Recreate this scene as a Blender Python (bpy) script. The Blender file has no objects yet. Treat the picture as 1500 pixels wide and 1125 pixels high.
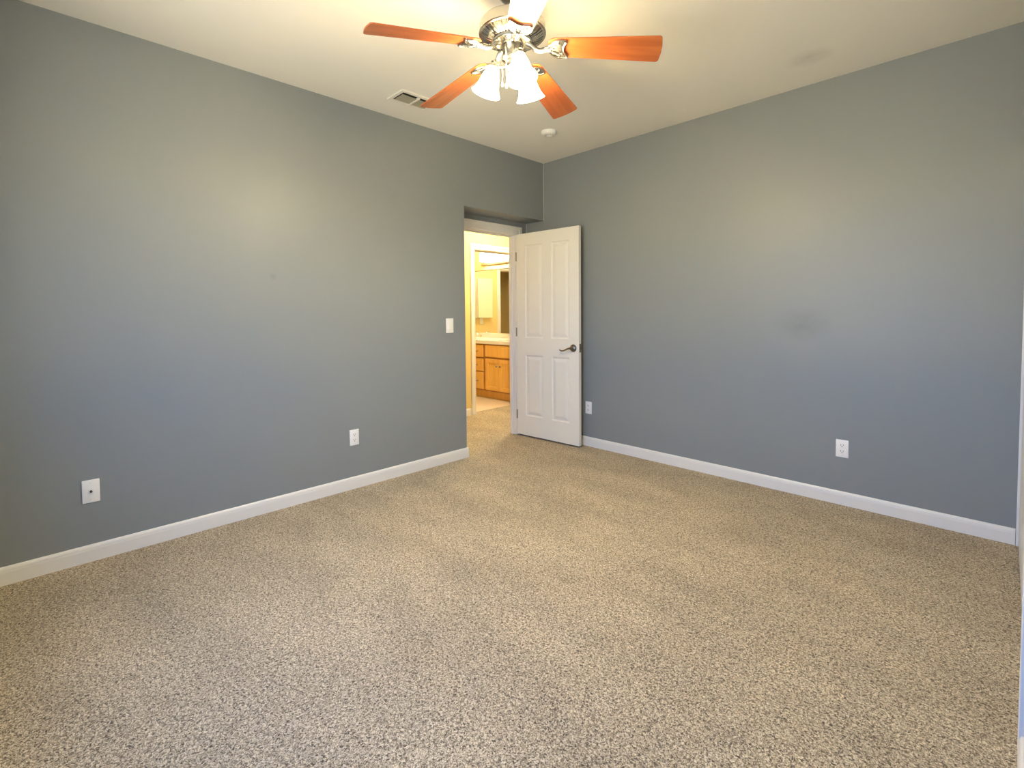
import bpy, bmesh, math, random
from mathutils import Vector, Matrix

random.seed(7)
S = bpy.context.scene
COL = S.collection

# ------------------------------------------------------------------ camera
FPX, PY = 715.04, 485.46
YAW, PITCH, ROLL = 0.79187, -0.0393, -0.00822
CAM = Vector((3.2809, -3.6987, 1.2603))
H = 2.738            # ceiling height
XR = 3.342           # right (closet) wall
YB = -4.05           # wall behind the camera
cy_, sy_ = math.cos(YAW), math.sin(YAW)
fw = Vector((-sy_ * math.cos(PITCH), cy_ * math.cos(PITCH), math.sin(PITCH)))
r0 = Vector((cy_, sy_, 0)); u0 = r0.cross(fw)
rt = math.cos(ROLL) * r0 + math.sin(ROLL) * u0
up = -math.sin(ROLL) * r0 + math.cos(ROLL) * u0
cd = bpy.data.cameras.new('camera')
cam = bpy.data.objects.new('camera', cd); COL.objects.link(cam)
m = Matrix((rt, up, -fw)).transposed().to_4x4(); m.translation = CAM
cam.matrix_world = m
cd.sensor_fit = 'HORIZONTAL'; cd.sensor_width = 36.0
cd.lens = FPX / 1500 * 36.0
cd.shift_y = -(562.5 - PY) / 1500
cd.clip_start = 0.01
S.camera = cam

# ------------------------------------------------------------------ world, exposure, daylight
S.view_settings.view_transform = 'Standard'
S.view_settings.look = 'None'
S.view_settings.exposure = 0.84
S.view_settings.gamma = 1.0
S.view_settings.use_curve_mapping = False
w = bpy.data.worlds.new('sky'); S.world = w; w.use_nodes = True
# overcast-blue sky above the horizon, dull ground below it
_n, _l = w.node_tree.nodes, w.node_tree.links
bg = _n['Background']
_tc = _n.new('ShaderNodeTexCoord'); _sp = _n.new('ShaderNodeSeparateXYZ'); _cr = _n.new('ShaderNodeValToRGB')
_l.new(_tc.outputs['Generated'], _sp.inputs[0]); _l.new(_sp.outputs['Z'], _cr.inputs['Fac'])
_e = _cr.color_ramp.elements
_e[0].position = 0.0; _e[0].color = (1.0, .93, .76, 1)
_e[1].position = 0.06; _e[1].color = (.11, .35, .92, 1)
_k = _e.new(0.6); _k.color = (.09, .31, .92, 1)
_l.new(_cr.outputs['Color'], bg.inputs[0]); bg.inputs[1].default_value = 9.0


def light(name, kind, loc, energy, color, rot=None, size=None, size_y=None, radius=None):
    d = bpy.data.lights.new(name, kind); d.energy = energy; d.color = color
    if size:
        d.shape = 'RECTANGLE'; d.size = size; d.size_y = size_y
    if radius is not None:
        d.shadow_soft_size = radius
    o = bpy.data.objects.new(name, d); COL.objects.link(o); o.location = loc
    if rot: o.rotation_euler = rot
    return o


WIN = (1.15, 2.85, 0.85, 2.15)      # window in the wall behind the camera: x0, x1, z0, z1
_p = light('window_portal', 'AREA', ((WIN[0] + WIN[1]) / 2, YB - 0.13, (WIN[2] + WIN[3]) / 2), 1,
           (1, 1, 1), (math.pi / 2, 0, 0), WIN[1] - WIN[0], WIN[3] - WIN[2])
_p.data.cycles.is_portal = True        # the sky's own light, guided to the window opening

# ------------------------------------------------------------------ materials
def mat(name, color, rough=0.5, metal=0.0, spec=0.5, emit=None, estr=0.0, coat=0.0):
    mt = bpy.data.materials.new(name); mt.use_nodes = True
    b = mt.node_tree.nodes['Principled BSDF']
    b.inputs['Base Color'].default_value = (*color, 1)
    b.inputs['Roughness'].default_value = rough
    b.inputs['Metallic'].default_value = metal
    b.inputs['Specular IOR Level'].default_value = spec
    b.inputs['Coat Weight'].default_value = coat
    if emit:
        b.inputs['Emission Color'].default_value = (*emit, 1)
        b.inputs['Emission Strength'].default_value = estr
    return mt


def nodes(mt):
    nt = mt.node_tree
    return nt, nt.nodes, nt.links, nt.nodes['Principled BSDF']


def add_noise(mt, scale, strength, dist=0.002, detail=3.0):
    nt, N, L, b = nodes(mt)
    tc = N.new('ShaderNodeTexCoord'); nz = N.new('ShaderNodeTexNoise')
    nz.inputs['Scale'].default_value = scale; nz.inputs['Detail'].default_value = detail
    bp = N.new('ShaderNodeBump'); bp.inputs['Strength'].default_value = strength; bp.inputs['Distance'].default_value = dist
    L.new(tc.outputs['Object'], nz.inputs['Vector']); L.new(nz.outputs['Fac'], bp.inputs['Height'])
    L.new(bp.outputs['Normal'], b.inputs['Normal'])
    return mt


def add_dark_patches(mt, base, spots):
    """soft smudges and darker patches on a painted surface: spots = (x, y, z, rx, ry, rz, amount)"""
    nt, N, L, b = nodes(mt)
    tc = N.new('ShaderNodeTexCoord')
    prev = None
    for (x, y, z, rx, ry, rz, amt) in spots:
        mp = N.new('ShaderNodeMapping'); mp.vector_type = 'TEXTURE'
        mp.inputs['Location'].default_value = (x, y, z); mp.inputs['Scale'].default_value = (rx, ry, rz)
        L.new(tc.outputs['Object'], mp.inputs['Vector'])
        gr = N.new('ShaderNodeTexGradient'); gr.gradient_type = 'SPHERICAL'; L.new(mp.outputs[0], gr.inputs[0])
        nz = N.new('ShaderNodeTexNoise'); nz.inputs['Scale'].default_value = 2.2; L.new(mp.outputs[0], nz.inputs['Vector'])
        mu = N.new('ShaderNodeMath'); mu.operation = 'MULTIPLY'; L.new(gr.outputs['Fac'], mu.inputs[0]); L.new(nz.outputs['Fac'], mu.inputs[1])
        m2 = N.new('ShaderNodeMath'); m2.operation = 'MULTIPLY'; m2.inputs[1].default_value = amt * 2; L.new(mu.outputs[0], m2.inputs[0])
        mx = N.new('ShaderNodeMix'); mx.data_type = 'RGBA'
        L.new(m2.outputs[0], mx.inputs['Factor'])
        if prev is None: mx.inputs['A'].default_value = (*base, 1)
        else: L.new(prev, mx.inputs['A'])
        mx.inputs['B'].default_value = (base[0] * .3, base[1] * .28, base[2] * .25, 1)
        prev = mx.outputs['Result']
    L.new(prev, b.inputs['Base Color'])


GRAY = (0.243, 0.262, 0.267)
CEIL = (0.84, 0.82, 0.75)
M = {}
M['gray'] = add_noise(mat('gray_wall_paint', GRAY, 0.42, spec=0.45), 260, 0.35, 0.0012, 2)
M['gray_back'] = add_noise(mat('gray_wall_paint_smudged', GRAY, 0.42, spec=0.45), 260, 0.35, 0.0012, 2)
add_dark_patches(M['gray'], GRAY, [(0, -2.59, 1.50, .3, .026, .028, .22)])
add_dark_patches(M['gray_back'], GRAY, [(2.315, 0, 1.163, .19, .3, .13, .20)])
M['ceiling'] = add_noise(mat('ceiling_paint', CEIL, 0.85, spec=0.2), 140, 0.25, 0.0015, 3)
add_dark_patches(M['ceiling'], CEIL, [(2.43, -.39, H, .14, .12, .3, .22)])  # one soft, darker patch in the ceiling colour
M['yellow'] = add_noise(mat('pale_yellow_wall_paint', (0.75, 0.58, 0.25), 0.6, spec=0.3), 200, 0.2, 0.001, 2)
M['trim'] = mat('white_trim_paint', (0.76, 0.745, 0.71), 0.38, spec=0.45)
M['door'] = mat('white_door_paint', (0.80, 0.785, 0.72), 0.40, spec=0.4)
M['closet'] = mat('white_closet_door', (0.82, 0.81, 0.79), 0.35, spec=0.4)
M['caulk'] = mat('caulk_line', (0.62, 0.62, 0.60), 0.5)
M['plastic'] = mat('white_plastic', (0.86, 0.85, 0.82), 0.3, spec=0.5)
M['dark'] = mat('dark_slot', (0.015, 0.014, 0.013), 0.7)
M['nickel'] = mat('brushed_nickel', (0.47, 0.455, 0.42), 0.26, metal=1.0)
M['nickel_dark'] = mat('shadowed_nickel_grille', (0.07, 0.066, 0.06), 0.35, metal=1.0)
M['satin'] = mat('satin_nickel_hardware', (0.24, 0.22, 0.185), 0.28, metal=1.0)
M['chrome'] = mat('chrome', (0.85, 0.85, 0.85), 0.08, metal=1.0)
M['counter'] = mat('cream_cultured_marble', (0.86, 0.82, 0.72), 0.2, spec=0.5)
M['tile'] = add_noise(mat('beige_bathroom_floor', (0.62, 0.50, 0.36), 0.4), 20, 0.1)
M['mirror'] = mat('mirror_silver', (0.92, 0.93, 0.92), 0.01, metal=1.0)
M['metal_white'] = mat('white_enamel', (0.80, 0.77, 0.70), 0.45)
M['vent_back'] = mat('vent_duct', (0.02, 0.018, 0.014), 0.7)
M['vent_blade'] = mat('vent_louver_enamel', (0.36, 0.34, 0.26), 0.5)
M['bulb_glass'] = mat('frosted_diffuser', (0.95, 0.92, 0.85), 0.4, emit=(1.0, 0.88, 0.62), estr=40.0)
M['hall_glass'] = mat('frosted_hall_diffuser', (0.95, 0.92, 0.85), 0.4, emit=(1.0, 0.88, 0.64), estr=135.0)
M['cabinet_front'] = mat('pale_cabinet_front', (0.66, 0.66, 0.44), 0.25)


def wood(name, c1, c2, rough, scale, axis='X', coat=0.0, spec=0.5):
    mt = mat(name, c1, rough, spec=spec, coat=coat)
    nt, N, L, b = nodes(mt)
    tc = N.new('ShaderNodeTexCoord'); mp = N.new('ShaderNodeMapping')
    sc = [scale * 10, scale * 10, scale * 10]; sc['XYZ'.index(axis)] = scale
    mp.inputs['Scale'].default_value = sc
    nz = N.new('ShaderNodeTexNoise'); nz.inputs['Scale'].default_value = 1.0; nz.inputs['Detail'].default_value = 5
    nz.inputs['Distortion'].default_value = 1.2
    cr = N.new('ShaderNodeValToRGB')
    cr.color_ramp.elements[0].position = 0.3; cr.color_ramp.elements[0].color = (*c2, 1)
    cr.color_ramp.elements[1].position = 0.72; cr.color_ramp.elements[1].color = (*c1, 1)
    L.new(tc.outputs['Object'], mp.inputs['Vector']); L.new(mp.outputs[0], nz.inputs['Vector'])
    L.new(nz.outputs['Fac'], cr.inputs['Fac']); L.new(cr.outputs['Color'], b.inputs['Base Color'])
    return mt


M['cherry'] = wood('cherry_fan_blade', (0.46, 0.135, 0.036), (0.33, 0.082, 0.020), 0.34, 2.2, 'X', coat=0.25)
M['oak'] = wood('honey_oak', (0.88, 0.53, 0.14), (0.78, 0.43, 0.10), 0.38, 1.6, 'Z')
M['oak_gap_shade'] = wood('shade_darkened_oak_frame', (0.55, 0.25, 0.06), (0.44, 0.18, 0.04), 0.4, 1.6, 'Z')  # same oak, with the shade in the gaps put into a darker colour

# frosted lamp shade: translucent glass, lit by the bulb inside it
mt = bpy.data.materials.new('frosted_glass_shade'); mt.use_nodes = True
nt = mt.node_tree; N = nt.nodes; L = nt.links
N.remove(N['Principled BSDF'])
tr = N.new('ShaderNodeBsdfTranslucent'); tr.inputs[0].default_value = (1.0, .93, .80, 1)
df = N.new('ShaderNodeBsdfDiffuse'); df.inputs[0].default_value = (.95, .90, .80, 1)
em = N.new('ShaderNodeEmission'); em.inputs[0].default_value = (1.0, .86, .54, 1); em.inputs[1].default_value = 13.5
mx = N.new('ShaderNodeMixShader'); mx.inputs[0].default_value = .15
ad = N.new('ShaderNodeAddShader')
L.new(tr.outputs[0], mx.inputs[1]); L.new(df.outputs[0], mx.inputs[2])
L.new(mx.outputs[0], ad.inputs[0]); L.new(em.outputs[0], ad.inputs[1])
L.new(ad.outputs[0], N['Material Output'].inputs[0])
M['shade'] = mt

# window glass: clear, slightly reflective
mt = bpy.data.materials.new('clear_window_glass'); mt.use_nodes = True
nt = mt.node_tree; N = nt.nodes; L = nt.links
N.remove(N['Principled BSDF'])
tp = N.new('ShaderNodeBsdfTransparent'); gl = N.new('ShaderNodeBsdfGlossy'); gl.inputs['Roughness'].default_value = .02
mx = N.new('ShaderNodeMixShader'); mx.inputs[0].default_value = .06
L.new(tp.outputs[0], mx.inputs[1]); L.new(gl.outputs[0], mx.inputs[2]); L.new(mx.outputs[0], N['Material Output'].inputs[0])
M['glass'] = mt

# flecked cut-pile carpet
def carpet():
    mt = mat('flecked_beige_carpet', (0.40, 0.33, 0.25), 0.95, spec=0.05)
    nt, N, L, b = nodes(mt)
    tc = N.new('ShaderNodeTexCoord')
    # wandering tufts
    n1 = N.new('ShaderNodeTexNoise'); n1.inputs['Scale'].default_value = 150; n1.inputs['Detail'].default_value = 2.0
    n1.inputs['Roughness'].default_value = .6; n1.inputs['Distortion'].default_value = 1.3
    n2 = N.new('ShaderNodeTexNoise'); n2.inputs['Scale'].default_value = 60; n2.inputs['Detail'].default_value = 1.0
    vo = N.new('ShaderNodeTexVoronoi'); vo.inputs['Scale'].default_value = 150
    for n in (n1, n2, vo): L.new(tc.outputs['Object'], n.inputs['Vector'])
    cr = N.new('ShaderNodeValToRGB'); e = cr.color_ramp.elements
    e[0].position = .37; e[0].color = (.095, .069, .038, 1)
    e[1].position = .62; e[1].color = (.87, .742, .515, 1)
    k = e.new(.45); k.color = (.345, .260, .158, 1)
    k = e.new(.53); k.color = (.575, .465, .305, 1)
    L.new(n1.outputs['Fac'], cr.inputs['Fac'])
    # slow variation of the pile where it has been walked on and vacuumed
    mp = N.new('ShaderNodeMapping'); mp.inputs['Rotation'].default_value = (0, 0, .6); mp.inputs['Scale'].default_value = (1.0, 2.2, 1)
    L.new(tc.outputs['Object'], mp.inputs['Vector'])
    n3 = N.new('ShaderNodeTexNoise'); n3.inputs['Scale'].default_value = 1.6; n3.inputs['Detail'].default_value = 3
    L.new(mp.outputs[0], n3.inputs['Vector'])
    mr = N.new('ShaderNodeMapRange'); mr.inputs['From Min'].default_value = .3; mr.inputs['From Max'].default_value = .7
    mr.inputs['To Min'].default_value = .74; mr.inputs['To Max'].default_value = .98
    L.new(n3.outputs['Fac'], mr.inputs['Value'])
    mu = N.new('ShaderNodeMix'); mu.data_type = 'RGBA'; mu.blend_type = 'MULTIPLY'; mu.inputs['Factor'].default_value = 1
    L.new(cr.outputs['Color'], mu.inputs['A']); L.new(mr.outputs[0], mu.inputs['B'])
    L.new(mu.outputs['Result'], b.inputs['Base Color'])
    ad = N.new('ShaderNodeMath'); ad.operation = 'ADD'; L.new(n1.outputs['Fac'], ad.inputs[0]); L.new(vo.outputs['Distance'], ad.inputs[1])
    bp = N.new('ShaderNodeBump'); bp.inputs['Strength'].default_value = .9; bp.inputs['Distance'].default_value = .006
    L.new(ad.outputs[0], bp.inputs['Height']); L.new(bp.outputs['Normal'], b.inputs['Normal'])
    b.inputs['Sheen Weight'].default_value = .15; b.inputs['Sheen Roughness'].default_value = .6
    return mt


M['carpet'] = carpet()

# ------------------------------------------------------------------ mesh helpers
def box(bm, x0, x1, y0, y1, z0, z1, bev=0.0):
    g = bmesh.ops.create_cube(bm, size=1.0)
    vs = g['verts']
    for v in vs:
        v.co = Vector((x0 + (v.co.x + .5) * (x1 - x0), y0 + (v.co.y + .5) * (y1 - y0), z0 + (v.co.z + .5) * (z1 - z0)))
    if bev > 0:
        ed = list({e for v in vs for e in v.link_edges})
        bmesh.ops.bevel(bm, geom=ed, offset=bev, segments=2, affect='EDGES', profile=.5)


def lathe(bm, prof, n=48, frame=None, close=False):
    """revolve (r, h) pairs around the local Z of frame (a 4x4 matrix)"""
    fr = frame or Matrix.Identity(4)
    rings = []
    for r, h in prof:
        if r < 1e-6:
            rings.append([bm.verts.new(fr @ Vector((0, 0, h)))])
        else:
            rings.append([bm.verts.new(fr @ Vector((r * math.cos(2 * math.pi * i / n), r * math.sin(2 * math.pi * i / n), h))) for i in range(n)])
    for a, b in zip(rings, rings[1:]):
        for i in range(n):
            j = (i + 1) % n
            if len(a) == 1 and len(b) == 1: continue
            if len(a) == 1: bm.faces.new((a[0], b[i], b[j]))
            elif len(b) == 1: bm.faces.new((a[i], a[j], b[0]))
            else: bm.faces.new((a[i], a[j], b[j], b[i]))


def tube(bm, pts, rad, n=12, caps=True):
    pts = [Vector(p) for p in pts]
    if not isinstance(rad, (list, tuple)): rad = [rad] * len(pts)
    rings = []; prev = None
    for i, p in enumerate(pts):
        t = (pts[min(i + 1, len(pts) - 1)] - pts[max(i - 1, 0)]).normalized()
        if prev is None:
            a = t.cross(Vector((0, 0, 1)))
            if a.length < 1e-3: a = t.cross(Vector((1, 0, 0)))
        else:
            a = prev - t * prev.dot(t)
        a.normalize(); prev = a; b = t.cross(a)
        rings.append([bm.verts.new(p + rad[i] * (math.cos(2 * math.pi * k / n) * a + math.sin(2 * math.pi * k / n) * b)) for k in range(n)])
    for a, b in zip(rings, rings[1:]):
        for k in range(n):
            bm.faces.new((a[k], a[(k + 1) % n], b[(k + 1) % n], b[k]))
    if caps:
        bm.faces.new(rings[0][::-1]); bm.faces.new(rings[-1])


def smooth_path(pts, sub=6):
    """Catmull-Rom through the points"""
    P = [Vector(p) for p in pts]; out = []
    for i in range(len(P) - 1):
        p0 = P[max(i - 1, 0)]; p1 = P[i]; p2 = P[i + 1]; p3 = P[min(i + 2, len(P) - 1)]
        for k in range(sub):
            t = k / sub
            out.append(.5 * ((2 * p1) + (p2 - p0) * t + (2 * p0 - 5 * p1 + 4 * p2 - p3) * t * t + (3 * p1 - p0 - 3 * p2 + p3) * t ** 3))
    out.append(P[-1]); return out


def prism(bm, outline, h0, h1, fr=None):
    """outline: list of (x, y); extruded along local z from h0 to h1"""
    fr = fr or Matrix.Identity(4)
    a = [bm.verts.new(fr @ Vector((x, y, h0))) for x, y in outline]
    b = [bm.verts.new(fr @ Vector((x, y, h1))) for x, y in outline]
    n = len(outline)
    bm.faces.new(a[::-1]); bm.faces.new(b)
    for i in range(n): bm.faces.new((a[i], a[(i + 1) % n], b[(i + 1) % n], b[i]))


def obj(name, bm, material, parent=None, smooth=False, bevel=0.0, angle=40):
    bmesh.ops.recalc_face_normals(bm, faces=bm.faces)
    me = bpy.data.meshes.new(name); bm.to_mesh(me); bm.free()
    me.materials.append(material)
    if smooth:
        for p in me.polygons: p.use_smooth = True
        me.set_sharp_from_angle(angle=math.radians(angle))
    o = bpy.data.objects.new(name, me); COL.objects.link(o)
    if parent is not None:
        o.parent = parent
    if bevel:
        md = o.modifiers.new('bevel', 'BEVEL'); md.width = bevel; md.segments = 2; md.limit_method = 'ANGLE'
    return o


def local(bm, parent):
    """geometry was built in world space: bring it into the space of its parent Empty"""
    bmesh.ops.transform(bm, matrix=parent.matrix_basis.inverted(), verts=bm.verts)


def thing(name, loc, label, cat, group=None, kind=None, rotz=0.0):
    o = bpy.data.objects.new(name, None); COL.objects.link(o)
    o.empty_display_size = .05
    o.matrix_basis = Matrix.Translation(loc) @ Matrix.Rotation(rotz, 4, 'Z')
    tag(o, label, cat, group, kind)
    return o


def tag(o, label=None, cat=None, group=None, kind=None):
    if label: o['label'] = label
    if cat: o['category'] = cat
    if group: o['group'] = group
    if kind: o['kind'] = kind
    return o


def struct(name, boxes, material, label=None, cat=None, bevel=0.0, bev=0.0):
    bm = bmesh.new()
    for b in boxes: box(bm, *b, bev=bev)
    o = obj(name, bm, material, bevel=bevel)
    return tag(o, label, cat, kind='structure')


def dup(root):
    """copy of a thing with copies of its parts and sub-parts"""
    r = root.copy(); COL.objects.link(r)
    for ch in list(root.children):
        c = ch.copy(); COL.objects.link(c); c.parent = r
        for g in list(ch.children):
            d = g.copy(); COL.objects.link(d); d.parent = c
    return r


# ------------------------------------------------------------------ room shell
YA = -1.025          # near edge of the door alcove in the left wall
ZS = 2.174           # soffit of the alcove
XD = -0.241          # plane of the bedroom door wall
XH = -0.330          # its hall side
DY0, DY1, DZ = -0.940, -0.150, 2.055     # bedroom door opening (rough)
XW = -1.321          # far wall of the hall
XWB = -1.44          # its bathroom side
BY0, BY1, BZ = 0.190, 0.930, 2.045       # bathroom door opening (rough)
BX, BYW = -3.20, 1.57                     # bathroom far wall and mirror wall

struct('floor', [(XWB + .02, XR + .16, YB - .12, 2.2, -.05, 0)], M['carpet'],
       'beige flecked cut-pile carpet running from the bedroom into the hall', 'carpet')
struct('floor_bathroom', [(-4.2, XWB + .02, -1.0, 1.7, -.05, 0.002)], M['tile'],
       'smooth beige bathroom floor in front of the oak vanity', 'floor')
struct('ceiling', [(-.36, XR + .16, YB - .12, .12, H, H + .06)], M['ceiling'],
       'off-white bedroom ceiling with a fan and a vent', 'ceiling')
struct('wall_left', [(-.28, 0, YB, YA, 0, H), (-.28, 0, YA, 0, ZS, H),
                     (-.28, XD, YA, DY0, 0, ZS), (-.28, XD, DY1, 0, 0, ZS), (-.28, XD, DY0, DY1, DZ, ZS)], M['gray'],
       'long gray wall with the recessed doorway at its far end', 'wall')
struct('wall_back', [(-.28, XR + .12, 0, .12, 0, H)], M['gray_back'],
       'gray wall behind the open door, bluish in the daylight', 'wall')
struct('wall_right', [(XR, XR + .12, YB, -1.72, 0, H), (XR, XR + .12, -1.72, 0, 2.06, H), (XR + .08, XR + .12, -1.72, 0, 0, 2.06)], M['gray'],
       'gray wall above and beside the white closet doors', 'wall')
struct('wall_rear', [(0, WIN[0], YB - .12, YB, 0, H), (WIN[1], XR + .12, YB - .12, YB, 0, H),
                     (WIN[0], WIN[1], YB - .12, YB, 0, WIN[2]), (WIN[0], WIN[1], YB - .12, YB, WIN[3], H)], M['gray'],
       'gray wall with the bedroom window', 'wall')
# hall and bathroom
struct('wall_hall_near', [(XH, -.28, -3.0, DY0, 0, H), (XH, -.28, DY1, 2.2, 0, H), (XH, -.28, DY0, DY1, DZ, H)], M['yellow'],
       'yellow hall side of the bedroom wall', 'wall')
struct('wall_hall', [(XWB, XW, -3.0, BY0, 0, H), (XWB, XW, BY1, 2.2, 0, H), (XWB, XW, BY0, BY1, BZ, H)], M['yellow'],
       'yellow hall wall around the white-cased bathroom doorway', 'wall')
struct('wall_hall_end', [(XWB, XH + .05, 2.2, 2.3, 0, H), (XWB, XH + .05, -3.1, -3.0, 0, H)], M['yellow'],
       'yellow walls closing the two ends of the hall', 'wall')
struct('ceiling_hall', [(XWB, -.36, -3.1, 2.3, H - .04, H + .06)], M['ceiling'], 'off-white hall ceiling', 'ceiling')
TY0, TY1 = .02, .738  # doorway to the toilet room in the bathroom far wall
struct('wall_bathroom', [(-4.2, XWB, BYW, BYW + .1, 0, 2.5), (BX - .1, BX, TY1, BYW, 0, 2.5), (BX - .1, BX, -1.0, TY0, 0, 2.5),
                         (BX - .1, BX, TY0, TY1, 2.04, 2.5), (-4.2, XWB, -1.1, -1.0, 0, 2.5), (-4.2, -4.1, -1.0, BYW, 0, 2.5)], M['yellow'],
       'yellow bathroom walls around the mirror', 'wall')
struct('ceiling_bathroom', [(-4.2, XWB, -1.1, BYW + .1, 2.5, 2.56)], M['ceiling'], 'off-white bathroom ceiling', 'ceiling')

# baseboards: flat board with a rounded top edge
def baseboard(name, x0, x1, y0, y1, label, h=.086, face='+x'):
    """face: the side of the board that looks into the room; its top edge is rounded off"""
    prof = [(0, 0), (1, 0), (1, .060), (.92, .066), (.90, .072), (.72, .080), (.42, h), (0, h)]
    bm = bmesh.new(); ends = []
    for k in (0, 1):
        ring = []
        for t, z in prof:
            if face == '+x': p = (x0 + t * (x1 - x0), (y0, y1)[k], z)
            elif face == '-x': p = (x1 - t * (x1 - x0), (y0, y1)[k], z)
            elif face == '+y': p = ((x0, x1)[k], y0 + t * (y1 - y0), z)
            else: p = ((x0, x1)[k], y1 - t * (y1 - y0), z)
            ring.append(bm.verts.new(p))
        ends.append(ring)
    n = len(prof)
    for i in range(n): bm.faces.new((ends[0][i], ends[0][(i + 1) % n], ends[1][(i + 1) % n], ends[1][i]))
    bm.faces.new(ends[0]); bm.faces.new(ends[1])
    return tag(obj(name, bm, M['trim']), label, 'baseboard', kind='structure')


baseboard('baseboard_left', 0, .013, YB, YA + .013, 'white baseboard along the long gray left wall')
baseboard('baseboard_alcove', XD + .02, 0, YA, YA + .013, 'white baseboard on the end of the left wall in the door recess', face='+y')
baseboard('baseboard_back', XD, XR - .002, -.013, 0, 'white baseboard along the blue-gray wall, running behind the open door', face='-y')
baseboard('baseboard_rear', .013, XR, YB, YB + .013, 'white baseboard under the window', face='+y')
baseboard('baseboard_right', XR - .013, XR, YB + .013, -1.80, 'white baseboard beside the closet', face='-x')
baseboard('baseboard_hall', XW, XW + .013, -3.0, .125, 'white baseboard in the yellow hall, left of the bathroom doorway')
# pale caulk lines in the two inside corners beside the door
for nm, x, y, z0, z1 in (('trim_1', .001, -.001, ZS + .002, H), ('trim_2', XD + .001, -.001, 1.0, ZS)):
    bm = bmesh.new(); tube(bm, [(x, y, z0), (x, y, z1)], .0022, 8)
    tag(obj(nm, bm, M['caulk'], smooth=True), 'thin pale caulk line in the wall corner %s' % ('above the doorway' if nm == 'trim_1' else 'behind the door'), 'caulk', kind='structure')

# ------------------------------------------------------------------ door casings and jambs
def casing_profile_box(bm, axis, x_face, sgn, y0, y1, z0, z1):
    """stepped casing board lying on the plane x = x_face, standing out sgn"""
    box(bm, min(x_face, x_face + sgn * .013), max(x_face, x_face + sgn * .013), y0, y1, z0, z1, bev=.002)


def door_frame(name, xf, xb, y0, y1, z1, label, cw=.06, sgn=1, mould=True):
    """jamb lining plus moulded casing on the face xf (room side)"""
    root = thing(name, ((xf + xb) / 2, (y0 + y1) / 2, 0), label, 'door frame', kind='structure')
    jt = .019
    bm = bmesh.new()
    lo, hi = min(xf, xb) , max(xf, xb)
    box(bm, lo, hi, y0, y0 + jt, 0, z1); box(bm, lo, hi, y1 - jt, y1, 0, z1); box(bm, lo, hi, y0 + jt, y1 - jt, z1 - jt, z1)
    # door stop
    sx = xf - sgn * .045
    box(bm, min(sx, sx - sgn * .03), max(sx, sx - sgn * .03), y0 + jt, y0 + jt + .011, 0, z1 - jt)
    box(bm, min(sx, sx - sgn * .03), max(sx, sx - sgn * .03), y1 - jt - .011, y1 - jt, 0, z1 - jt)
    box(bm, min(sx, sx - sgn * .03), max(sx, sx - sgn * .03), y0 + jt + .011, y1 - jt - .011, z1 - jt - .011, z1 - jt)
    local(bm, root); obj('jamb', bm, M['trim'], root, bevel=.0015)
    bm = bmesh.new()
    i0, i1, zt = y0 + .012, y1 - .012, z1 - .012
    for (a, b, d) in ((0, cw, .011), (cw * .55, cw - .003, .017), (.004, .012, .014)):
        xa, xb2 = sorted((xf, xf + sgn * d))
        box(bm, xa, xb2, i0 - b, i0 - a, 0, zt + b); box(bm, xa, xb2, i1 + a, i1 + b, 0, zt + b)
        box(bm, xa, xb2, i0 - a, i1 + a, zt + a, zt + b)
    local(bm, root); obj('casing', bm, M['trim'], root, bevel=.0025)
    return root


fr1 = door_frame('trim_3', XD, XH, DY0, DY1, DZ, 'white moulded casing and jamb of the bedroom doorway in the recess', cw=.084)
door_frame('trim_4', XW, XWB, BY0, BY1, BZ, 'white moulded casing of the bathroom doorway across the hall', cw=.07)

# strike plate on the bathroom jamb
bm = bmesh.new(); box(bm, -1.405, -1.375, BY1 - .0205, BY1 - .018, .875, .935); 
bx = [o for o in bpy.data.objects if o.name == 'trim_4'][0]
local(bm, bx); obj('strike_plate', bm, M['satin'], bx)

# ------------------------------------------------------------------ bedroom door
DTH = .054
droot = thing('door_1', (-.221, -.168, 0), 'white four-panel bedroom door standing open against the gray wall', 'door', kind='structure', rotz=DTH)
DW, DT, DZ0, DH = .757, .035, .016, 2.027


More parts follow.
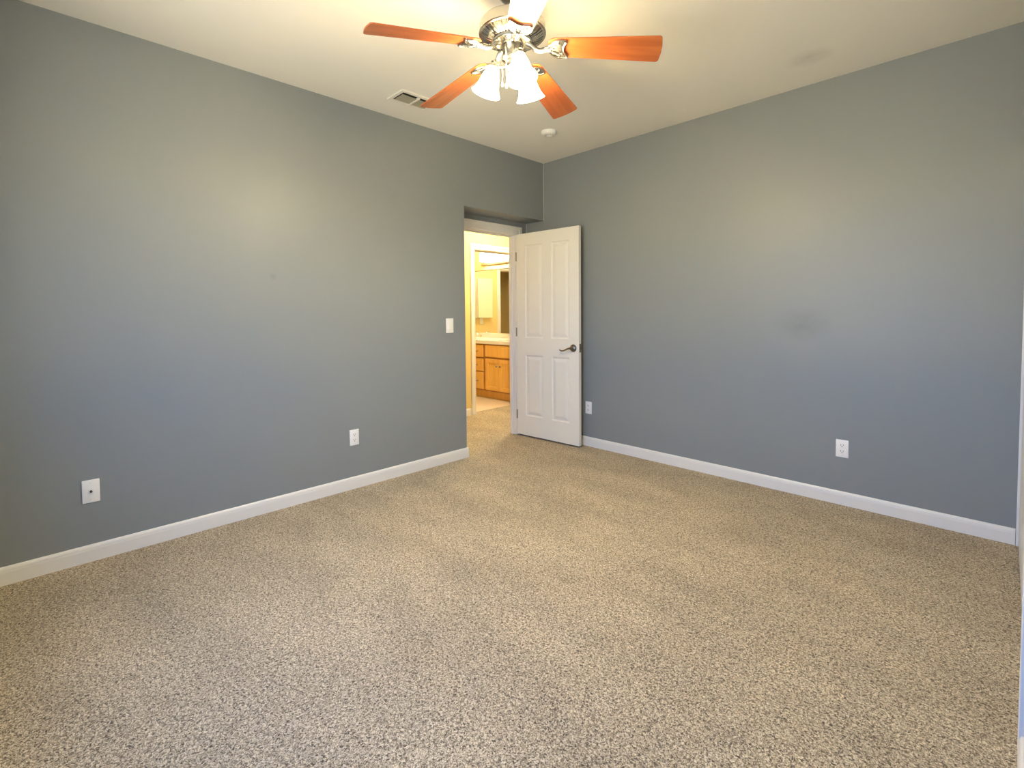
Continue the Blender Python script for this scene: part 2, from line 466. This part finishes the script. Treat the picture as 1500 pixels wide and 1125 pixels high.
def panel_door(W, T, Z0, HH, panels, rec=.011, slope=.026, raise_=.007):
    """moulded door slab: face at local y=0 looks towards -y, the slab lies in +y; panels (x0,x1,z0,z1) are pressed on both faces"""
    bm = bmesh.new()
    xs = sorted({0, W} | {p[0] for p in panels} | {p[1] for p in panels})
    zs = sorted({Z0, Z0 + HH} | {p[2] for p in panels} | {p[3] for p in panels})
    for side in (0, 1):
        yb = 0 if side == 0 else T
        s = 1 if side == 0 else -1
        V = {}
        def v(x, z, y):
            k = (round(x, 5), round(z, 5), round(y, 5))
            if k not in V: V[k] = bm.verts.new((x, yb + s * y, z))
            return V[k]
        for i in range(len(xs) - 1):
            for j in range(len(zs) - 1):
                x0, x1, z0, z1 = xs[i], xs[i + 1], zs[j], zs[j + 1]
                cx, cz = (x0 + x1) / 2, (z0 + z1) / 2
                if any(p[0] < cx < p[1] and p[2] < cz < p[3] for p in panels):
                    continue
                bm.faces.new((v(x0, z0, 0), v(x1, z0, 0), v(x1, z1, 0), v(x0, z1, 0)))
        for (x0, x1, z0, z1) in panels:
            loops = []
            for ins, dep in ((0, 0), (.006, rec * .8), (.013, rec), (.017, rec), (.017 + slope, rec - raise_), (.024 + slope, rec - raise_ - .0008)):
                loops.append([v(x0 + ins, z0 + ins, dep), v(x1 - ins, z0 + ins, dep), v(x1 - ins, z1 - ins, dep), v(x0 + ins, z1 - ins, dep)])
            for a, b in zip(loops, loops[1:]):
                for k in range(4): bm.faces.new((a[k], a[(k + 1) % 4], b[(k + 1) % 4], b[k]))
            bm.faces.new(loops[-1])
    # edges
    for (xa, za, xb2, zb2) in ((0, Z0, W, Z0), (W, Z0, W, Z0 + HH), (W, Z0 + HH, 0, Z0 + HH), (0, Z0 + HH, 0, Z0)):
        bm.faces.new([bm.verts.new(c) for c in ((xa, 0, za), (xb2, 0, zb2), (xb2, T, zb2), (xa, T, za))])
    bmesh.ops.remove_doubles(bm, verts=bm.verts, dist=1e-5)
    return bm


PAN = [(.105, .330, 1.005, 1.925), (.445, .645, 1.005, 1.925), (.105, .330, .215, .830), (.445, .645, .215, .830)]
PAN = [(.110, .332, 1.005, 1.925), (.440, .648, 1.005, 1.925), (.110, .332, .215, .830), (.440, .648, .215, .830)]
obj('door_leaf', panel_door(DW, DT, DZ0, DH, PAN), M['door'], droot)
# lever handle (both sides), latch plate, hinges
def lever(side):
    s = -1 if side == 0 else 1
    y0 = 0 if side == 0 else DT
    bm = bmesh.new()
    fr = Matrix.Translation((.695, y0, .923)) @ Matrix.Rotation(math.pi / 2 * (1 if s < 0 else -1), 4, 'X')
    lathe(bm, [(0, 0), (.035, 0), (.036, .004), (.033, .009), (.022, .012), (.014, .018), (.012, .038), (.0125, .050), (0, .052)], 32, fr)
    y = y0 + s * .044
    pts = smooth_path([(.698, y, .923), (.672, y, .922), (.645, y - s * .002, .913), (.612, y - s * .002, .899), (.585, y, .897), (.566, y, .907)])
    n = len(pts)
    tube(bm, pts, [.0095 - .0045 * i / (n - 1) for i in range(n)], 12)
    return bm


h = obj('door_handle', lever(0), M['satin'], droot, smooth=True); h['label'] = 'nickel lever handle on the side facing the room'
h = obj('door_handle', lever(1), M['satin'], droot, smooth=True); h['label'] = 'nickel lever handle on the side facing the wall'
bm = bmesh.new(); box(bm, DW - .001, DW + .0015, .005, DT - .005, .885, .965); box(bm, DW, DW + .009, .012, DT - .012, .915, .937)
obj('latch_plate', bm, M['satin'], droot)
for z in (.22, 1.06, 1.82):
    bm = bmesh.new(); tube(bm, [(-.004, -.005, z - .045), (-.004, -.005, z + .045)], .006, 12)
    box(bm, -.002, 0, 0, .03, z - .045, z + .045)
    obj('hinge', bm, M['satin'], droot, smooth=True)

# ------------------------------------------------------------------ closet doors on the right
trimc = thing('trim_5', (XR + .04, -.86, 0), 'white jamb and head track of the closet opening on the right wall', 'closet frame', kind='structure')
bm = bmesh.new()
box(bm, XR, XR + .08, -.022, 0, 0, 2.06); box(bm, XR, XR + .08, -1.72, -1.70, 0, 2.06); box(bm, XR, XR + .08, -1.70, -.022, 2.03, 2.06)
box(bm, XR - .012, XR, -1.78, -1.715, 0, 2.11); box(bm, XR - .012, XR, -1.715, -.001, 2.05, 2.11)
local(bm, trimc); obj('jamb', bm, M['closet'], trimc, bevel=.002)
for k, (x0, y0, y1, lb) in enumerate(((XR + .010, -.872, -.030, 'white sliding closet door next to the room corner'),
                                     (XR + .040, -1.695, -.840, 'white sliding closet door behind the one at the corner'))):
    r = thing('door_%d' % (k + 2), (x0 + .012, (y0 + y1) / 2, 0), lb, 'closet door', kind='structure')
    bm = bmesh.new(); box(bm, x0, x0 + .024, y0, y1, .006, 2.028); local(bm, r); obj('door_panel', bm, M['closet'], r, bevel=.003)
    bm = bmesh.new()
    fr = Matrix.Translation((x0, y0 + .07 if k == 0 else y0 + .07, .95)) @ Matrix.Rotation(-math.pi / 2, 4, 'Y')
    lathe(bm, [(.0, .0005), (.020, .0006), (.024, .003), (.027, .001), (.027, 0)], 24, fr); local(bm, r)
    obj('finger_pull', bm, M['satin'], r, smooth=True)

# ------------------------------------------------------------------ window behind the camera
wr = thing('window_1', ((WIN[0] + WIN[1]) / 2, YB - .06, WIN[2]), 'white sliding bedroom window in the rear wall', 'window', kind='structure')
bm = bmesh.new()
x0, x1, z0, z1 = WIN; f = .045
for (a, b, c, d) in ((x0, x1, z0, z0 + f), (x0, x1, z1 - f, z1), (x0, x0 + f, z0 + f, z1 - f), (x1 - f, x1, z0 + f, z1 - f), ((x0 + x1) / 2 - .025, (x0 + x1) / 2 + .025, z0 + f, z1 - f)):
    box(bm, a, b, YB - .10, YB - .05, c, d)
local(bm, wr); obj('window_frame', bm, M['trim'], wr, bevel=.003)
for a, b in ((x0 + f, (x0 + x1) / 2 - .025), ((x0 + x1) / 2 + .025, x1 - f)):
    bm = bmesh.new(); box(bm, a, b, YB - .078, YB - .074, z0 + f, z1 - f); local(bm, wr); obj('pane', bm, M['glass'], wr)
bm = bmesh.new(); box(bm, x0 - .03, x1 + .03, YB - .05, YB + .03, z0 - .025, z0); local(bm, wr); obj('window_sill', bm, M['trim'], wr, bevel=.004)

# ------------------------------------------------------------------ wall plates
def plate_frame(loc, face):
    """local x across the plate, local z up, local -y out of the wall"""
    rot = {'left': math.pi / 2, 'back': 0.0, 'bath': math.pi / 2}[face]
    return loc, rot


def wall_plate(bm, w_=.070, h_=.114):
    box(bm, -w_ / 2, w_ / 2, -.006, 0, -h_ / 2, h_ / 2, bev=.0028)


def outlet(loc, face, label, group='white duplex wall outlets'):
    loc, rot = plate_frame(loc, face)
    r = thing('wall_outlet', loc, label, 'outlet', group, rotz=rot)
    bm = bmesh.new(); wall_plate(bm); obj('cover_plate', bm, M['plastic'], r, smooth=True, angle=30)
    for zc in (.0195, -.0195):
        bm = bmesh.new()
        out = []
        for i in range(28):
            a = 2 * math.pi * i / 28
            out.append((.0172 * math.cos(a), max(-.0142, min(.0142, .0172 * math.sin(a)))))
        prism(bm, out, -.0078, -.005, Matrix.Translation((0, 0, zc)) @ Matrix(((1, 0, 0, 0), (0, 0, 1, 0), (0, 1, 0, 0), (0, 0, 0, 1))))
        f_ = obj('receptacle', bm, M['plastic'], r)
        bm = bmesh.new()
        box(bm, -.0080, -.0052, -.0083, -.0076, zc + .000, zc + .009); box(bm, .0052, .0080, -.0083, -.0076, zc + .001, zc + .008)
        lathe(bm, [(0, 0), (.003, 0), (.003, .0006), (0, .0006)], 12, Matrix.Translation((0, -.0077, zc - .0065)) @ Matrix.Rotation(math.pi / 2, 4, 'X'))
        obj('slot', bm, M['dark'], f_)
    bm = bmesh.new(); lathe(bm, [(0, 0), (.0032, 0), (.0028, .001), (0, .0013)], 12, Matrix.Translation((0, -.006, 0)) @ Matrix.Rotation(math.pi / 2, 4, 'X'))
    obj('screw', bm, M['plastic'], r, smooth=True)
    return r


outlet((0, -2.066, .370), 'left', 'white duplex outlet low on the long gray wall, near the doorway')
outlet((2.556, 0, .365), 'back', 'white duplex outlet low on the bluish wall, well clear of the door')
outlet((.550, 0, .361), 'back', 'white duplex outlet low on the wall just beside the open door')
outlet((BX, 1.18, 1.11), 'bath', 'white bathroom outlet below the medicine cabinet, seen in the mirror')

r = thing('cable_plate', (0, -3.505, .3615), 'white cable wall plate with one dark socket low on the long gray wall', 'wall plate', rotz=math.pi / 2)
bm = bmesh.new(); wall_plate(bm, .070, .118); obj('cover_plate', bm, M['plastic'], r, smooth=True, angle=30)
bm = bmesh.new(); lathe(bm, [(0, .001), (.0035, .001), (.0035, .009), (.0055, .009), (.0055, 0)], 16, Matrix.Translation((0, -.005, 0)) @ Matrix.Rotation(math.pi / 2, 4, 'X'))
obj('coax_socket', bm, M['dark'], r, smooth=True)
for z in (.042, -.042):
    bm = bmesh.new(); lathe(bm, [(0, 0), (.0034, 0), (.003, .001), (0, .0014)], 12, Matrix.Translation((0, -.006, z)) @ Matrix.Rotation(math.pi / 2, 4, 'X'))
    obj('screw', bm, M['metal_white'], r, smooth=True)

r = thing('light_switch', (0, -1.196, 1.152), 'white rocker light switch on the gray wall beside the doorway', 'light switch', rotz=math.pi / 2)
bm = bmesh.new(); wall_plate(bm, .076, .122); obj('cover_plate', bm, M['plastic'], r, smooth=True, angle=30)
bm = bmesh.new()
prism(bm, [(-.0055, -.033), (-.0082, -.033), (-.0115, .033), (-.0055, .033)], -.0165, .0165, Matrix(((0, 0, 1, 0), (1, 0, 0, 0), (0, -1, 0, 0), (0, 0, 0, 1))))
obj('rocker', bm, M['plastic'], r)

# ------------------------------------------------------------------ ceiling vent and smoke detector
r = thing('ceiling_vent', (.3525, -1.750, H), 'rectangular white ceiling air vent with louvers, partly behind a fan blade', 'vent')
vx, vy = .098, .152
bm = bmesh.new()
fb = .027
for (a, b, c, d) in ((-vx, vx, -vy, -vy + fb), (-vx, vx, vy - fb, vy), (-vx, -vx + fb, -vy + fb, vy - fb), (vx - fb, vx, -vy + fb, vy - fb)):
    box(bm, a, b, c, d, -.009, 0)
obj('frame', bm, M['metal_white'], r, bevel=.003)
bm = bmesh.new(); box(bm, -vx + fb, vx - fb, -vy + fb, vy - fb, -.0008, 0); obj('backing', bm, M['vent_back'], r)
for sgn in (-1, 1):
    c0 = sgn * (vy - fb) / 2; hl = (vy - fb) / 2 - .006
    for k in range(3):
        xk = -vx + fb + .040 + k * .031
        bm = bmesh.new(); box(bm, -.0150, .0150, -hl, hl, -.0008, .0008)
        bmesh.ops.transform(bm, matrix=Matrix.Translation((xk, c0, -.0105)) @ Matrix.Rotation(math.radians(-9), 4, 'Y'), verts=bm.verts)
        obj('louver', bm, M['vent_blade'], r)
bm = bmesh.new(); box(bm, -vx + fb, vx - fb, -.006, .006, -.016, -.002); obj('divider', bm, M['metal_white'], r)

r = thing('smoke_detector', (.612, -.620, H), 'round white smoke detector on the ceiling near the corner', 'smoke detector')
bm = bmesh.new(); lathe(bm, [(0, 0), (.062, 0), (.064, -.006), (.062, -.012)], 48); lathe(bm, [(.062, -.012), (.058, -.013)], 48)
obj('base', bm, M['plastic'], r, smooth=True)
bm = bmesh.new(); lathe(bm, [(.060, -.012), (.060, -.020), (.054, -.028), (.044, -.031), (.026, -.032), (.024, -.028), (.012, -.028), (0, -.028)], 48)
obj('cover', bm, M['plastic'], r, smooth=True)
bm = bmesh.new()
for a in range(12):
    fr = Matrix.Rotation(2 * math.pi * a / 12, 4, 'Z')
    g = bmesh.new(); box(g, .028, .036, -.003, .003, -.0332, -.0300); bmesh.ops.transform(g, matrix=fr, verts=g.verts)
    tmp = bpy.data.meshes.new('t'); g.to_mesh(tmp); g.free(); bm.from_mesh(tmp); bpy.data.meshes.remove(tmp)
obj('sounder_grille', bm, M['vent_blade'], r)
bm = bmesh.new(); lathe(bm, [(0, -.0325), (.009, -.0325), (.010, -.030), (.010, -.027)], 20); obj('test_button', bm, M['plastic'], r, smooth=True)

# ------------------------------------------------------------------ ceiling fan
FX, FY, ZB = 1.6685, -2.0887, 2.396
fan = thing('ceiling_fan', (FX, FY, H), 'brushed nickel ceiling fan with five cherry blades and a lit three-shade light kit', 'ceiling fan')
dz = -H    # parts are built with absolute z, then shifted


def flathe(name, prof, material, n=64, parent=None):
    bm = bmesh.new(); lathe(bm, [(a, b + dz) for a, b in prof], n)
    return obj(name, bm, material, parent or fan, smooth=True)


flathe('canopy', [(0, 2.738), (.072, 2.738), (.073, 2.725), (.066, 2.700), (.046, 2.676), (.024, 2.664), (.0, 2.662)], M['nickel'])
flathe('downrod', [(.0, 2.668), (.013, 2.668), (.013, 2.590), (.026, 2.588), (.032, 2.570), (0, 2.570)], M['nickel'], 32)
flathe('motor_housing', [(0, 2.584), (.060, 2.586), (.110, 2.584), (.140, 2.577), (.149, 2.566), (.150, 2.560), (.150, 2.534), (.153, 2.530), (.153, 2.524), (.147, 2.519), (.142, 2.5185)], M['nickel'])
flathe('vent_ring', [(.143, 2.520), (.118, 2.507), (.088, 2.497), (.080, 2.497)], M['nickel_dark'])
# ribs of the vented underside, in groups between the blade irons
bm = bmesh.new()
for k in range(40):
    a = math.radians(251.45) + 2 * math.pi * (k + .5) / 40
    prof = [(.1445, 2.5195), (.118, 2.5035), (.086, 2.4935)]
    ca, sa = math.cos(a), math.sin(a)
    ring = []
    for r_, z in prof:
        hw = .0050 if k % 8 not in (0, 7) else .0085
        ring.append([bm.verts.new((r_ * ca - s * hw * sa, r_ * sa + s * hw * ca, z + dz + t)) for s, t in ((-1, .004), (-1, 0), (1, 0), (1, .004))])
    for A, B in zip(ring, ring[1:]):
        for i in range(4): bm.faces.new((A[i], A[(i + 1) % 4], B[(i + 1) % 4], B[i]))
    bm.faces.new(ring[0]); bm.faces.new(ring[-1][::-1])
obj('vent_ribs', bm, M['nickel'], fan)
flathe('flywheel', [(.090, 2.497), (.092, 2.490), (.088, 2.480), (.060, 2.478), (.045, 2.478)], M['nickel'])
flathe('switch_housing', [(.052, 2.490), (.055, 2.482), (.047, 2.474), (.046, 2.430), (.050, 2.424), (.050, 2.414), (.040, 2.404), (0, 2.402)], M['nickel'])
flathe('light_fitter', [(0, 2.408), (.026, 2.406), (.034, 2.396), (.034, 2.380), (.026, 2.366), (.014, 2.358), (.012, 2.348), (.007, 2.340), (0, 2.338)], M['nickel'], 48)

BP = math.radians(-12.53)
DROOP = math.radians(6.6)     # the blades sag a little towards their tips


def blade_outline():
    u0, u1, w0, w1 = .165, .660, .112, .151
    pts = []
    # root: rounded shoulders
    for t in range(7):
        a = math.pi / 2 * t / 6
        pts.append((u0 + .040 * (1 - math.sin(a)), -(w0 / 2 - .040 * (1 - math.cos(a)) * .6) if False else -(w0 / 2) + .038 * (1 - math.cos(a))))
    root = [(u, v) for u, v in pts]                       # from shoulder to root end on the -v side
    rc = .015
    tipn = []
    for t in range(7):
        a = math.pi / 2 * t / 6
        tipn.append((u1 - rc + rc * math.sin(a) - .004, -(w1 / 2 - rc) - rc * math.cos(a)))
    low = root[::-1] + tipn
    mid = [(u1 + .001, -.02), (u1 + .001, .02)]
    high = [(u, -v) for u, v in low][::-1]
    return low + mid + high


OUT = blade_outline()


def rim_curve():
    """outline of the heart-shaped blade holder, (u, v)"""
    half = [(.150, .008), (.168, .016), (.182, .034), (.200, .047), (.222, .051), (.240, .050), (.248, .043), (.243, .030), (.236, .016), (.234, 0)]
    P = smooth_path([(u, v, 0) for u, v in half], 4)
    top = [(p.x, p.y) for p in P]
    return top + [(u, -v) for u, v in top[::-1][1:]]


RIM = rim_curve()


def make_blade():
    bm = bmesh.new()
    prism(bm, OUT, -.003, .003)
    bmesh.ops.transform(bm, matrix=Matrix.Rotation(BP, 4, 'X'), verts=bm.verts)
    b = obj('blade', bm, M['cherry'], fan, bevel=.0015)
    # holder under the blade
    bm = bmesh.new()
    prism(bm, RIM, -.0095, -.0035)
    tube(bm, [(u, v, -.0105) for u, v in RIM], .0042, 8)
    tube(bm, smooth_path([(.165, .004, -.0105), (.195, .016, -.0115), (.225, .030, -.0105)]), .003, 8)
    tube(bm, smooth_path([(.165, -.004, -.0105), (.195, -.016, -.0115), (.225, -.030, -.0105)]), .003, 8)
    for u, v in ((.215, .034), (.215, -.034), (.190, 0)):
        lathe(bm, [(0, -.0145), (.005, -.0135), (.006, -.009)], 12, Matrix.Translation((u, v, 0)))
    bmesh.ops.transform(bm, matrix=Matrix.Rotation(BP, 4, 'X'), verts=bm.verts)
    # arm up to the flywheel
    P = smooth_path([(.066, 0, .016), (.086, 0, .008), (.108, 0, -.010), (.130, 0, -.016), (.155, 0, -.011), (.178, 0, -.008)])
    n = len(P)
    tube(bm, P, [.011 + .003 * abs(2 * i / (n - 1) - 1) for i in range(n)], 12)
    obj('blade_iron', bm, M['nickel'], b, smooth=True)
    return b


b0 = make_blade()
for k in range(5):
    b = b0
    if k:
        b = b0.copy(); COL.objects.link(b); b.parent = fan
        for g in list(b0.children):
            d = g.copy(); COL.objects.link(d); d.parent = b
    b.matrix_basis = Matrix.Translation((0, 0, ZB + dz + .66 * math.sin(DROOP))) @ Matrix.Rotation(math.radians(251.45) - 2 * math.pi / 5 * k, 4, 'Z') @ Matrix.Rotation(DROOP, 4, 'Y')

# light kit: arm, socket and bell shade at each of three angles
SH = [(.0225, 0), (.0235, .006), (.030, .020), (.037, .040), (.043, .062), (.048, .084), (.054, .102), (.062, .117), (.068, .125)]
for k in range(3):
    a = math.radians(213.1) + 2 * math.pi / 3 * k
    ca, sa = math.cos(a), math.sin(a)
    neck = Vector((.088 * ca, .088 * sa, 2.393 + dz)); rimc = Vector((.128 * ca, .128 * sa, 2.272 + dz))
    ax = (rimc - neck).normalized()
    zq = Vector((0, 0, 1)).rotation_difference(ax).to_matrix().to_4x4()
    fr = Matrix.Translation(neck) @ zq
    bm = bmesh.new()
    tube(bm, smooth_path([(.028 * ca, .028 * sa, 2.388 + dz), (.050 * ca, .050 * sa, 2.386 + dz), (.068 * ca, .068 * sa, 2.404 + dz), (.080 * ca, .080 * sa, 2.419 + dz), tuple(neck - ax * .016)]), .0075, 12)
    lathe(bm, [(0, -.024), (.012, -.023), (.022, -.016), (.027, -.004), (.0275, .008), (.0245, .008)], 32, fr)
    obj('lamp_arm', bm, M['nickel'], fan, smooth=True)
    bm = bmesh.new()
    lathe(bm, SH + [(r_ - .003, h_) for r_, h_ in SH[::-1]], 48, fr)
    sh = obj('lamp_shade', bm, M['shade'], fan, smooth=True)
    p = Vector((FX, FY, H)) + neck + ax * .085
    lo = light('fan_bulb', 'POINT', p, 33, (1.0, .85, .51), radius=.024)
    lo.parent = fan; lo.matrix_parent_inverse = Matrix.Translation((FX, FY, H)).inverted()
# pull chains with little fobs
for (dx, dy, zt, zb) in ((-.047, -.020, 2.425, 2.325), (.010, -.050, 2.425, 2.290)):
    bm = bmesh.new(); z = zt
    while z > zb:
        lathe(bm, [(0, .0021 + z + dz), (.0019, z + dz), (0, -.0021 + z + dz)], 6, Matrix.Translation((dx, dy, 0))); z -= .0042
    lathe(bm, [(0, zb + dz), (.004, zb - .004 + dz), (.0055, zb - .014 + dz), (.003, zb - .024 + dz), (0, zb - .026 + dz)], 12, Matrix.Translation((dx, dy, 0)))
    obj('pull_chain', bm, M['nickel'], fan, smooth=True)

# ------------------------------------------------------------------ bathroom
VF = 1.025           # face of the vanity
VX0, VX1 = -3.18, -1.46
van = thing('vanity_cabinet', ((VX0 + VX1) / 2, (VF + BYW) / 2, 0), 'honey oak bathroom vanity with drawers and paired doors', 'cabinet')
bm = bmesh.new(); box(bm, VX0, VX1, VF, BYW - .002, .115, .800); local(bm, van); obj('carcass', bm, M['oak_gap_shade'], van)
bm = bmesh.new(); box(bm, VX0, VX1, VF + .065, BYW - .01, 0.002, .115); local(bm, van); obj('toe_kick', bm, M['oak'], van)


def front(name, x0, x1, z0, z1, shaker):
    bm = bmesh.new()
    y1, y0 = VF, VF - .019
    if shaker:
        fr_ = .058
        box(bm, x0, x0 + fr_, y0, y1, z0, z1); box(bm, x1 - fr_, x1, y0, y1, z0, z1)
        box(bm, x0 + fr_, x1 - fr_, y0, y1, z0, z0 + fr_); box(bm, x0 + fr_, x1 - fr_, y0, y1, z1 - fr_, z1)
        box(bm, x0 + fr_, x1 - fr_, y0 + .009, y1, z0 + fr_, z1 - fr_)
    else:
        box(bm, x0, x1, y0, y1, z0, z1)
    local(bm, van)
    return obj(name, bm, M['oak'], van, bevel=.003)


def knob(x, z, par):
    bm = bmesh.new()
    lathe(bm, [(0, .026), (.010, .025), (.014, .019), (.012, .014), (.006, .010), (.006, 0)], 20, Matrix.Translation((x, VF - .019, z)) @ Matrix.Rotation(math.pi / 2, 4, 'X'))
    local(bm, van); obj('knob', bm, M['satin'], par, smooth=True)


def pull(x, z, par):
    bm = bmesh.new(); y = VF - .019
    tube(bm, smooth_path([(x - .048, y, z), (x - .044, y - .020, z - .004), (x, y - .028, z - .008), (x + .044, y - .020, z - .004), (x + .048, y, z)]), .0055, 10)
    local(bm, van); obj('handle', bm, M['satin'], par, smooth=True)


for xc in (-1.757, -2.745):
    d = front('drawer', xc - .289, xc + .289, .618, .785, False); d['label'] = 'wide plain false drawer front under the sink'
    for s in (-1, 1):
        d = front('door', min(xc + s * .002, xc + s * .289), max(xc + s * .002, xc + s * .289), .135, .590, True)
        knob(xc + s * .036, .492, d)
for z0, z1 in ((.605, .785), (.400, .582), (.135, .382)):
    d = front('drawer', -2.400, -2.104, z0, z1, False); pull(-2.252, (z0 + z1) / 2, d)

ct = thing('countertop', ((VX0 + VX1) / 2, 1.28, .80), 'cream bathroom countertop with backsplash on the oak vanity', 'countertop')
bm = bmesh.new(); box(bm, VX0 - .01, VX1 + .015, VF - .03, BYW - .002, .801, .856); local(bm, ct); obj('slab', bm, M['counter'], ct, bevel=.006)
bm = bmesh.new(); box(bm, VX0 - .01, VX1 + .015, BYW - .022, BYW - .002, .856, .928); local(bm, ct); obj('backsplash', bm, M['counter'], ct, bevel=.004)
for xc in (-1.757, -2.745):
    bm = bmesh.new()
    lathe(bm, [(.215, .857), (.225, .861), (.215, .864), (.200, .860), (.185, .8575), (0, .8572)], 40, Matrix.Translation((xc, 1.27, 0)) @ Matrix.Scale(.78, 4, (0, 1, 0)))
    local(bm, ct); obj('sink_basin', bm, M['counter'], ct, smooth=True)


def faucet(x, label):
    f_ = thing('faucet', (x, 1.485, .856), label, 'faucet')
    bm = bmesh.new(); box(bm, -.075, .075, -.022, .022, 0.0005, .012, bev=.004)
    tube(bm, smooth_path([(0, 0, .010), (0, -.004, .05), (0, -.035, .075), (0, -.085, .072), (0, -.105, .055)]), [.014] * 12 + [.011] * 13, 14)
    obj('spout', bm, M['chrome'], f_, smooth=True)
    for s in (-1, 1):
        bm = bmesh.new(); lathe(bm, [(0, .012), (.018, .012), (.017, .030), (.011, .040), (0, .042)], 20, Matrix.Translation((s * .055, 0, 0)))
        tube(bm, [(s * .055, 0, .038), (s * .085, -.012, .052)], .006, 10)
        obj('handle', bm, M['chrome'], f_, smooth=True)
    return f_


faucet(-2.745, 'chrome faucet on the bathroom counter at the left jamb')
mr = thing('wall_mirror', (-2.32, BYW, .933), 'wide frameless mirror on the yellow bathroom wall above the vanity', 'mirror')
bm = bmesh.new(); box(bm, -3.17, -1.48, BYW - .006, BYW - .001, .933, 1.932); local(bm, mr); obj('mirror_glass', bm, M['mirror'], mr)
bm = bmesh.new(); box(bm, -3.17, -1.48, BYW - .012, BYW - .001, 1.932, 1.944); local(bm, mr); obj('top_channel', bm, M['satin'], mr)

vl = thing('vanity_light', (-2.40, BYW, 2.15), 'glowing white bar light above the bathroom mirror', 'light')
bm = bmesh.new(); box(bm, -2.745, -1.98, BYW - .022, BYW - .001, 2.02, 2.20); local(bm, vl); obj('backplate', bm, M['nickel'], vl, bevel=.004)
bm = bmesh.new(); box(bm, -2.690, -2.00, BYW - .10, BYW - .022, 2.075, 2.215, bev=.02); local(bm, vl); obj('diffuser', bm, M['bulb_glass'], vl, smooth=True)

mc = thing('medicine_cabinet', (BX, 1.17, 1.165), 'pale medicine cabinet on the bathroom side wall, seen in the mirror', 'cabinet')
bm = bmesh.new(); box(bm, BX + .001, BX + .09, 1.005, 1.335, 1.17, 1.845); local(bm, mc); obj('body', bm, M['metal_white'], mc)
bm = bmesh.new(); box(bm, BX + .09, BX + .105, 1.0, 1.34, 1.165, 1.85); local(bm, mc); obj('door', bm, M['cabinet_front'], mc, bevel=.010)

# doorway to the toilet room, seen in the mirror, with a panelled door standing open inside
fr6 = door_frame('trim_6', BX, BX - .1, TY0, TY1, 2.04, 'white casing of the toilet room doorway, seen in the mirror', cw=.07)
d4 = thing('door_4', (-3.34, TY1 - .03, 0), 'panelled door standing open in the dim toilet room, seen in the mirror', 'door', kind='structure', rotz=-math.pi / 2 - .9)
PAN2 = [(.105, .315, 1.005, 1.925), (.385, .595, 1.005, 1.925), (.105, .315, .215, .830), (.385, .595, .215, .830)]
o = obj('door_leaf', panel_door(.70, .035, .012, 2.01, PAN2), M['door'], d4)

# ------------------------------------------------------------------ hall lamp (out of view above the hall)
hl = thing('hall_lamp', (-.56, .30, H - .04), 'round frosted ceiling lamp in the hall', 'light')
bm = bmesh.new(); lathe(bm, [(0, 0), (.15, 0), (.155, -.012), (.150, -.02)], 40); obj('base', bm, M['nickel'], hl, smooth=True)
bm = bmesh.new(); lathe(bm, [(.145, -.018), (.135, -.05), (.10, -.075), (.05, -.088), (0, -.092)], 40); obj('diffuser', bm, M['hall_glass'], hl, smooth=True)
